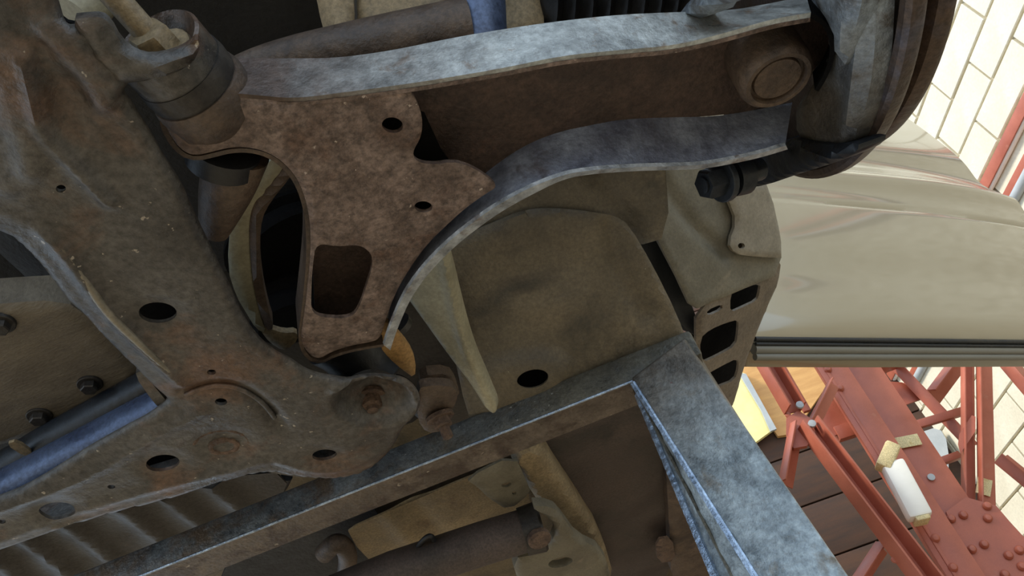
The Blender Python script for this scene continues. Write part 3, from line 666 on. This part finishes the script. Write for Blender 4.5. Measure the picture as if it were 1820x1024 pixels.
tube('shaft_tube', [onz(560, 1075, .515), onz(700, 1018, .515), onz(860, 965, .515), onz(960, 935, .515)], .033, DARKPAN, sh, n=28, smooth=0)
axs = unit(onz(960, 935, .515)-onz(860, 965, .515))
ck = lathe('clamp_ring', [(-.016, .030), (-.016, .037), (.012, .039), (.016, .036), (.016, .02)], onz(946, 940, .515), axs, DARKSTEEL, sh, n=32)
lathe('clamp_pin', [(-.004, .016), (-.004, .018), (.004, .018), (.005, .012), (.005, 0)], onz(958, 957, .485), (.1, -.3, -.95), SUBRUST, ck, n=24)
sheet('yoke', [(940,905),(985,908),(1006,930),(1030,965),(1075,985),(1090,1040),(930,1060),(910,1000),(960,990),(990,960),(985,930)], .50, UNDERGREY, sh, thick=.014, step=.009, roll=(.006, .006), holes=[(996,1000,22,8,-12)], wob=.001)
tube('brake_line', [onz(735, 985, .53), onz(752, 958, .53), onz(768, 950, .53), onz(775, 972, .53)], .004, BLACK, sh, n=10)
fp = part('floor_panel', 'dark brown sooty floor panel', car, onz(1080, 880, .60))
sheet('panel_skin', [(930,790),(1140,690),(1200,760),(1200,1060),(1080,1060),(1060,980),(1000,880)], .60, DARKPAN, fp, thick=.004, step=.02, wob=.002)
sheet('side_strip', [(1178,720),(1215,760),(1260,900),(1270,1060),(1196,1060),(1190,900)], .575, BROWN, fp, thick=.02, step=.015, roll=(.006, .006))
sheet('pad', [(1166,962),(1196,958),(1202,1000),(1170,1004)], .565, SUBRUST, fp, thick=.005, step=.01, roll=(.003, .003))
sheet('outer_strip', [(1210,800),(1290,900),(1330,1060),(1240,1060)], .60, TAN, fp, thick=.02, step=.02)

o = sheet('floor_plate', [(385,862),(440,846),(505,850),(500,880),(432,905),(400,890)], .60, UNDERGREY, car, thick=.004, step=.02)
o = tube('rubber_hose', [onz(510, 846, .58), onz(500, 866, .58), onz(484, 888, .58), onz(478, 915, .58)], .008, BLACK, n=12); tag(o, 'short black hose under the subframe lobe', 'hose')
o = tube('brown_linkage', [onz(575, 985, .60), onz(600, 960, .60), onz(622, 985, .60), onz(610, 1040, .60)], .016, BROWN, n=16); tag(o, 'brown curved linkage left of the tan tunnel panel', 'linkage')
o = sheet('dark_panel', [(430,940),(640,860),(720,1000),(640,1060),(380,1060)], .64, ENGINE, car, thick=.004, step=.03)  # near-black panel left of the tunnel panel
tag(tube('tan_pipe', [at(128, 30, .52), at(160, 0, .53), at(200, -60, .55)], [.016, .018, .018], PALE, n=20), 'pale tan pipe stub behind the top of the subframe', 'pipe')
# ================================================================== ENGINE AND BODY SHELL ABOVE
eng = thing('engine_block', 'black grimy engine casting filling the gaps above the subframe', 'engine', O+np.array([-.4, .5, .62]))
box('crankcase', O+np.array([-.62, .52, .85]), (.90, .80, .46), ENGINE, eng, bev=.03)
box('gearbox', O+np.array([-.25, .30, .80]), (.40, .45, .40), ENGINE, eng, bev=.04)
tube('inlet_pipe', [at(300, 20, .66), at(380, 60, .66), at(430, 30, .68), at(470, -60, .72)], .03, ENGINE, eng)
lathe('belt_pulley', [(0, .02), (0, .06), (.006, .062), (.010, .054), (.02, .054), (.024, .062), (.03, .06), (.03, .02)], onz(505, 420, .58), (.3, .25, -.9), GRIME_SHADE, eng, n=36)
lathe('mount_rubber', [(0, .01), (0, .035), (.012, .04), (.02, .034), (.03, .04), (.04, .034), (.04, .01)], onz(505, 520, .56), (.1, .2, -.95), GRIME_SHADE, eng, n=32)
sh_ = car  # unseen body shell boxes, added to block light from above
def hbox(nm, x0, x1, y0, y1, z0, z1, m): return box(nm, O+np.array([(x0+x1)/2, (y0+y1)/2, (z0+z1)/2]), (x1-x0, y1-y0, z1-z0), m, sh_, bev=.02)
hbox('hood', -1.5, .40, -.95, 1.05, 1.12, 1.2, UNDER)
hbox('cabin_floor', -1.4, .20, .80, 3.4, .66, .78, UNDER)
hbox('inner_wing', -.10, .16, .55, .82, .74, 1.14, UNDER)
hbox('cabin', -1.45, .24, 1.05, 3.3, .78, 1.75, PAINT)
hbox('far_wing', -1.5, -1.38, -.9, 1.05, .6, 1.14, PAINT)

# ================================================================== OPEN DOOR
DD = unit(np.array([.935, .535, 0])); DN = np.array([DD[1], -DD[0], 0])
D0 = onz(1343, 612, .66)
dr_ = part('door', 'open pale champagne glossy door', car, D0)
def bulge(v):
    b = .055*(1-((v-.42)/.52)**2)
    b -= .030*max(0, 1-v/.05)**2
    b += .016*math.exp(-((v-.43)/.03)**2)-.022*math.exp(-((v-.53)/.055)**2)
    b -= .006*math.exp(-((v-.15)/.05)**2)
    return b
NS, NV = 60, 120; VT = .98
bm = bmesh.new(); g = []
for j in range(NV+1):
    v = VT*j/NV; row = []
    for i in range(NS+1):
        s = 1.0*i/NS
        b = bulge(v)*(1-.35*(abs(s-.5)*2)**3)+.004*math.sin(s*5+v*9)*math.exp(-((v-.48)/.12)**2)
        gl = .352-.02*s
        b -= .006*math.exp(-((v-gl)/.0045)**2)
        row.append(bm.verts.new(D0+DD*s+np.array([0, 0, v-.02*s*(1-v)])+DN*b))
    g.append(row)
for j in range(NV):
    for i in range(NS): bm.faces.new((g[j][i], g[j][i+1], g[j+1][i+1], g[j+1][i]))
bk = [[bm.verts.new(Vector(vv.co)-Vector(DN)*.05) for vv in r] for r in (g[0], g[NV])]
for i in range(NS):
    bm.faces.new((g[0][i], bk[0][i], bk[0][i+1], g[0][i+1])); bm.faces.new((g[NV][i], g[NV][i+1], bk[1][i+1], bk[1][i]))
bm.faces.new([bk[0][0], bk[0][NS], bk[1][NS], bk[1][0]])
from_bm('door_skin', bm, PAINT, dr_, 50)
def doorline(z, n_, r, m, nm, s0=-.004):
    pts = [D0+DD*s+np.array([0, 0, z-.02*s*(1-max(z, 0))])+DN*n_ for s in np.linspace(s0, 1.0, 14)]
    tube(nm, pts, r, m, dr_, n=12, smooth=0)
doorline(.004, .008, .0045, BLACK, 'rubber_seal')
doorline(-.006, -.006, .0085, SEAL, 'bottom_lip')
doorline(-.003, .004, .003, BLACK, 'rubber_seal')
doorline(-.017, -.012, .006, SEAL, 'bottom_lip')

# ================================================================== RED STEELWORK
def CR(x, y): return (1300+x*.4337, 580+y*.4337)
GY = 3.0
def gp(x, y, yy=GY): return ony(*CR(x, y), yy)
LW = []
def member(name, a, b, ya, yb, prof, u, label, group=None, m=RED, cat='steel member', par=None):
    o = prism(name, prof, gp(*a, ya), gp(*b, yb), u, m, par, bev=.0015)
    if par is None: tag(o, label, cat, group)
    return o
X_ = (1, 0, 0)
col = thing('steel_column', 'widest red oxide steel column carrying the white lamp', 'column', gp(600, 600, 3.0)*np.array([1, 1, 0]))
def ext(a, b, k0, k1):
    a = np.array(a, float); b = np.array(b, float); return a+(a-b)*k0, b+(b-a)*k1
# main column: front flange + web plate + rear flange
a, b = ext((378, 115), (958, 1024), .35, .0)
P0, P1 = gp(*a), gp(*b)
def down(P0, P1): # run the member on to the floor along its own line
    d = P1-P0; return P0+d*((0-P0[2])/d[2])
def flat(name, a, b, w, t, y, par, m=RED, floor_=False, ub=(0, 1, 0)):
    p, q = gp(*a, y), gp(*b, y)
    if floor_: q = down(p, q)
    return prism(name, rect(t, w), p, q, ub, m, par, bev=.002)
flat('front_flange', a, b, .118, .012, 2.98, col, floor_=True)
a2, b2 = ext((495, 115), (1085, 1024), .35, .0)
flat('web', a2, b2, .15, .012, 3.06, col, floor_=True)
a3, b3 = ext((330, 115), (895, 1024), .35, 0)
flat('edge_flange', a3, b3, .012, .10, 3.02, col, floor_=True)
gus = sheet('gusset_plate', [CR(*q) for q in ((880,760),(960,700),(1085,735),(1140,800),(1260,930),(1300,1100),(1040,1100),(960,960))], YP(3.02), RED, col, thick=.014, it=0, step=.06, roll=None)
for q in ((900,790),(950,775),(1048,738),(1050,788),(985,915),(1035,895),(1135,940),(1180,918),(1120,1018),(1190,985)):
    lathe('rivet', [(0, .016), (.006, .0155), (.013, .010), (.016, 0)], gp(*q, 3.018), (0, -1, 0), RED, col, n=14)
for q in ((835,870),(908,990),(395,178),(445,255)):
    lathe('rivet', [(0, .016), (.006, .0155), (.013, .010), (.016, 0)], gp(*q, 2.973), (0, -1, 0), RED, col, n=14)
lathe('bolt_head', [(0, .014), (.006, .014), (.008, 0)], gp(818, 620, 3.05), (0, -1, 0), GREY, col, n=12)
flat('paint_stripe', (668, 482), (772, 462), .05, .004, 3.045, col, CREAM, ub=(0, 1, 0))
# left column
lc = thing('steel_column', 'narrow red channel column nearest the stand post, with bolted splice', 'column', gp(500, 700, 2.85)*np.array([1, 1, 0]))
pp = chan_prof(.075, .07, .008)
a, b = ext((105, 110), (245, 350), .6, .03); prism('upper_channel', pp, gp(*a, 2.85), gp(*b, 2.85), (.95, .3, 0), RED, lc, bev=.001)
a, b = ext((325, 450), (740, 1000), .06, .0); p, q = gp(*a, 2.85), gp(*b, 2.85); prism('lower_channel', pp, p, down(p, q), (.95, .3, 0), RED, lc, bev=.001)
a, b = ext((185, 130), (300, 330), .6, .1); flat('rear_flange', a, b, .03, .02, 2.93, lc)
a, b = ext((405, 480), (840, 1024), .05, .0); flat('rear_flange', a, b, .04, .02, 2.95, lc, floor_=True)
sheet('splice_plate', [CR(*q) for q in ((225,375),(275,345),(330,380),(345,440),(310,490),(255,500),(225,440))], YP(2.83), RED, lc, thick=.02, it=0, step=.05)
for q in ((330,402),(280,325)): lathe('bolt_head', [(0, .016), (.01, .015), (.013, 0)], gp(*q, 2.815), (0, -1, 0), GREY, lc, n=12)
for q in ((232,365),(552,738),(576,768),(700,955),(668,958)): lathe('rivet', [(0, .012), (.006, .011), (.01, 0)], gp(*q, 2.84), (0, -1, 0), RED, lc, n=12)
tr = thing('steel_truss', 'red riveted lattice of chords and ties right of the wide column', 'truss', gp(900, 500, 3.3))
SPEC = [
 ('lacing_bar', (395,225), (295,420), 2.92, 2.86, angle_prof(.05,.04,.006), 'red lacing bar slanting between the two red columns'),
 ('brace', (235,400), (190,640), 2.84, 2.84, angle_prof(.06,.05,.007), 'short red brace dropping left from the bolted splice'),
 ('brace', (590,880), (470,1060), 2.9, 2.9, angle_prof(.06,.05,.007), 'red brace at the bottom edge beside the stand post'),
 ('strut', (430,445), (570,400), 3.1, 3.1, rect(.04,.06), 'red strut joining the columns below the splice'),
 ('top_strut', (540,190), (790,95), 3.25, 3.25, angle_prof(.08,.06,.008), 'red strut just under the door lip, right of the wide column'),
 ('chord', (640,160), (960,500), 3.35, 3.35, angle_prof(.075,.06,.008), 'riveted red chord sloping down behind the wide column'),
 ('diagonal', (925,95), (800,260), 3.4, 3.4, angle_prof(.09,.05,.008), 'dark red diagonal against the white wall'),
 ('tie_bar', (735,412), (945,350), 3.3, 3.3, rect(.03,.035), 'upper thin red tie bar left of the red hanger'),
 ('tie_bar', (830,565), (935,528), 3.3, 3.3, rect(.03,.03), 'lower thin red tie bar left of the red hanger'),
 ('rafter', (1060,120), (1330,440), 3.45, 3.45, angle_prof(.12,.06,.01), 'broad dark red rafter at the right edge under the door'),
 ('girt', (1075,560), (1330,770), 3.35, 3.35, angle_prof(.10,.06,.008), 'red girt at the right edge behind the gusset'),
]
for nm, a, b, ya, yb, pr, lab in SPEC: member(nm, a, b, ya, yb, pr, (.9, .4, 0), lab, par=lc if nm in ('lacing_bar', 'brace', 'strut') else tr)
hg = part('hanger', 'upright double angle hanger', tr, gp(1000, 740, 3.1))
prism('left_angle', angle_prof(.045, .05, .006), gp(938, 60, 3.12), gp(940, 735, 3.12), (1, .1, 0), RED, hg, bev=.001)
prism('right_angle', angle_prof(.062, .05, .006), gp(1000, 60, 3.10), gp(1008, 745, 3.10), (1, .1, 0), RED, hg, bev=.001)
prism('inner_angle', rect(.03, .03), gp(975, 60, 3.2), gp(978, 735, 3.2), (1, .1, 0), RED, hg, bev=.001)
sheet('batten_plate', [CR(*q) for q in ((930,480),(935,440),(985,365),(1000,370),(1000,430),(940,520))], YP(3.08), RED, hg, thick=.008, it=0, step=.05)
sheet('web_plate', [CR(*q) for q in ((360,380),(440,270),(520,400),(420,450))], YP(3.09), RED, col, thick=.01, it=0, step=.08)
sheet('web_plate', [CR(*q) for q in ((560,220),(700,230),(800,290),(690,330),(640,300))], YP(3.38), RED, tr, thick=.01, it=0, step=.08)
# lamp wired to the column
lm = thing('strip_lamp', 'white strip lamp housing taped to the widest red column', 'lamp', gp(715, 680, 2.9))
ld = unit(gp(770, 790, 2.9)-gp(655, 570, 2.9)); L0, L1 = gp(655, 560, 2.90), gp(775, 788, 2.90)
prism('housing', rect(.06, .085), L0, L1, (0, 1, 0), WHITE, lm, bev=.012)
prism('end_cap', rect(.064, .05), L1, L1+ld*.016, (0, 1, 0), CREAM, lm, bev=.004)
prism('tape_wrap', rect(.068, .055), gp(618, 588, 2.9), gp(662, 490, 2.9), (0, 1, 0), CREAM, lm, bev=.01)
o = prism('paint_daub', rect(.05, .003), gp(1030, 690, 3.09), gp(1040, 625, 3.09), (1, 0, 0), CREAM, hg)
# things on and in front of the far wall
o = sheet('plywood_sheet', [CR(*q) for q in ((0,40),(400,40),(400,230),(330,330),(255,440),(190,450),(90,300),(20,150))], YP(4.84), WOOD, None, thick=.03, it=0, step=.3); tag(o, 'tan plywood sheet glimpsed between the red columns', 'plywood')
o = sheet('yellow_board', [CR(*q) for q in ((-60,150),(60,195),(120,330),(175,420),(100,475),(-60,520))], YP(4.80), YELLOW, None, thick=.03, it=0, step=.3); tag(o, 'pale yellow board beside the sill end', 'board')
o = sheet('grey_edge_strip', [CR(*q) for q in ((30,190),(60,195),(185,420),(160,430),(120,340))], YP(4.77), GREY, None, thick=.02, it=0, step=.3); tag(o, 'pale grey strip along the yellow board', 'strip')
o = sheet('grey_duct', [CR(*q) for q in ((760,440),(850,410),(890,480),(890,660),(840,600),(790,530))], YP(4.77), GREY, None, thick=.1, it=1, step=.2); tag(o, 'pale grey duct behind the thin red tie bars', 'duct')
# conduit and red rails on the block wall
rail = [('wall_rail', 2.452, .060, .05, RED, 'wider red steel rail on the white block wall'), ('wall_rail', 2.30, .045, .04, RED, 'slimmer red steel rail on the white block wall'), ('wall_conduit', 2.372, .036, .05, WHITE, 'upper white conduit between the red wall rails'), ('wall_conduit', 2.22, .05, .05, GREY, 'lower pale grey conduit under the red wall rails')]
for nm, z, h, dp, m, lab in rail:
    if 'conduit' in nm: o = tube(nm, [wallp(0, z, .03), wallp(6, z, .03)], h/2, m, n=16)
    else: o = prism(nm, angle_prof(dp, h, .008), wallp(0, z-h/2, .005+dp), wallp(6, z-h/2, .005+dp), WN, m, bev=.001)
    tag(o, lab, 'rail' if 'rail' in nm else 'conduit')
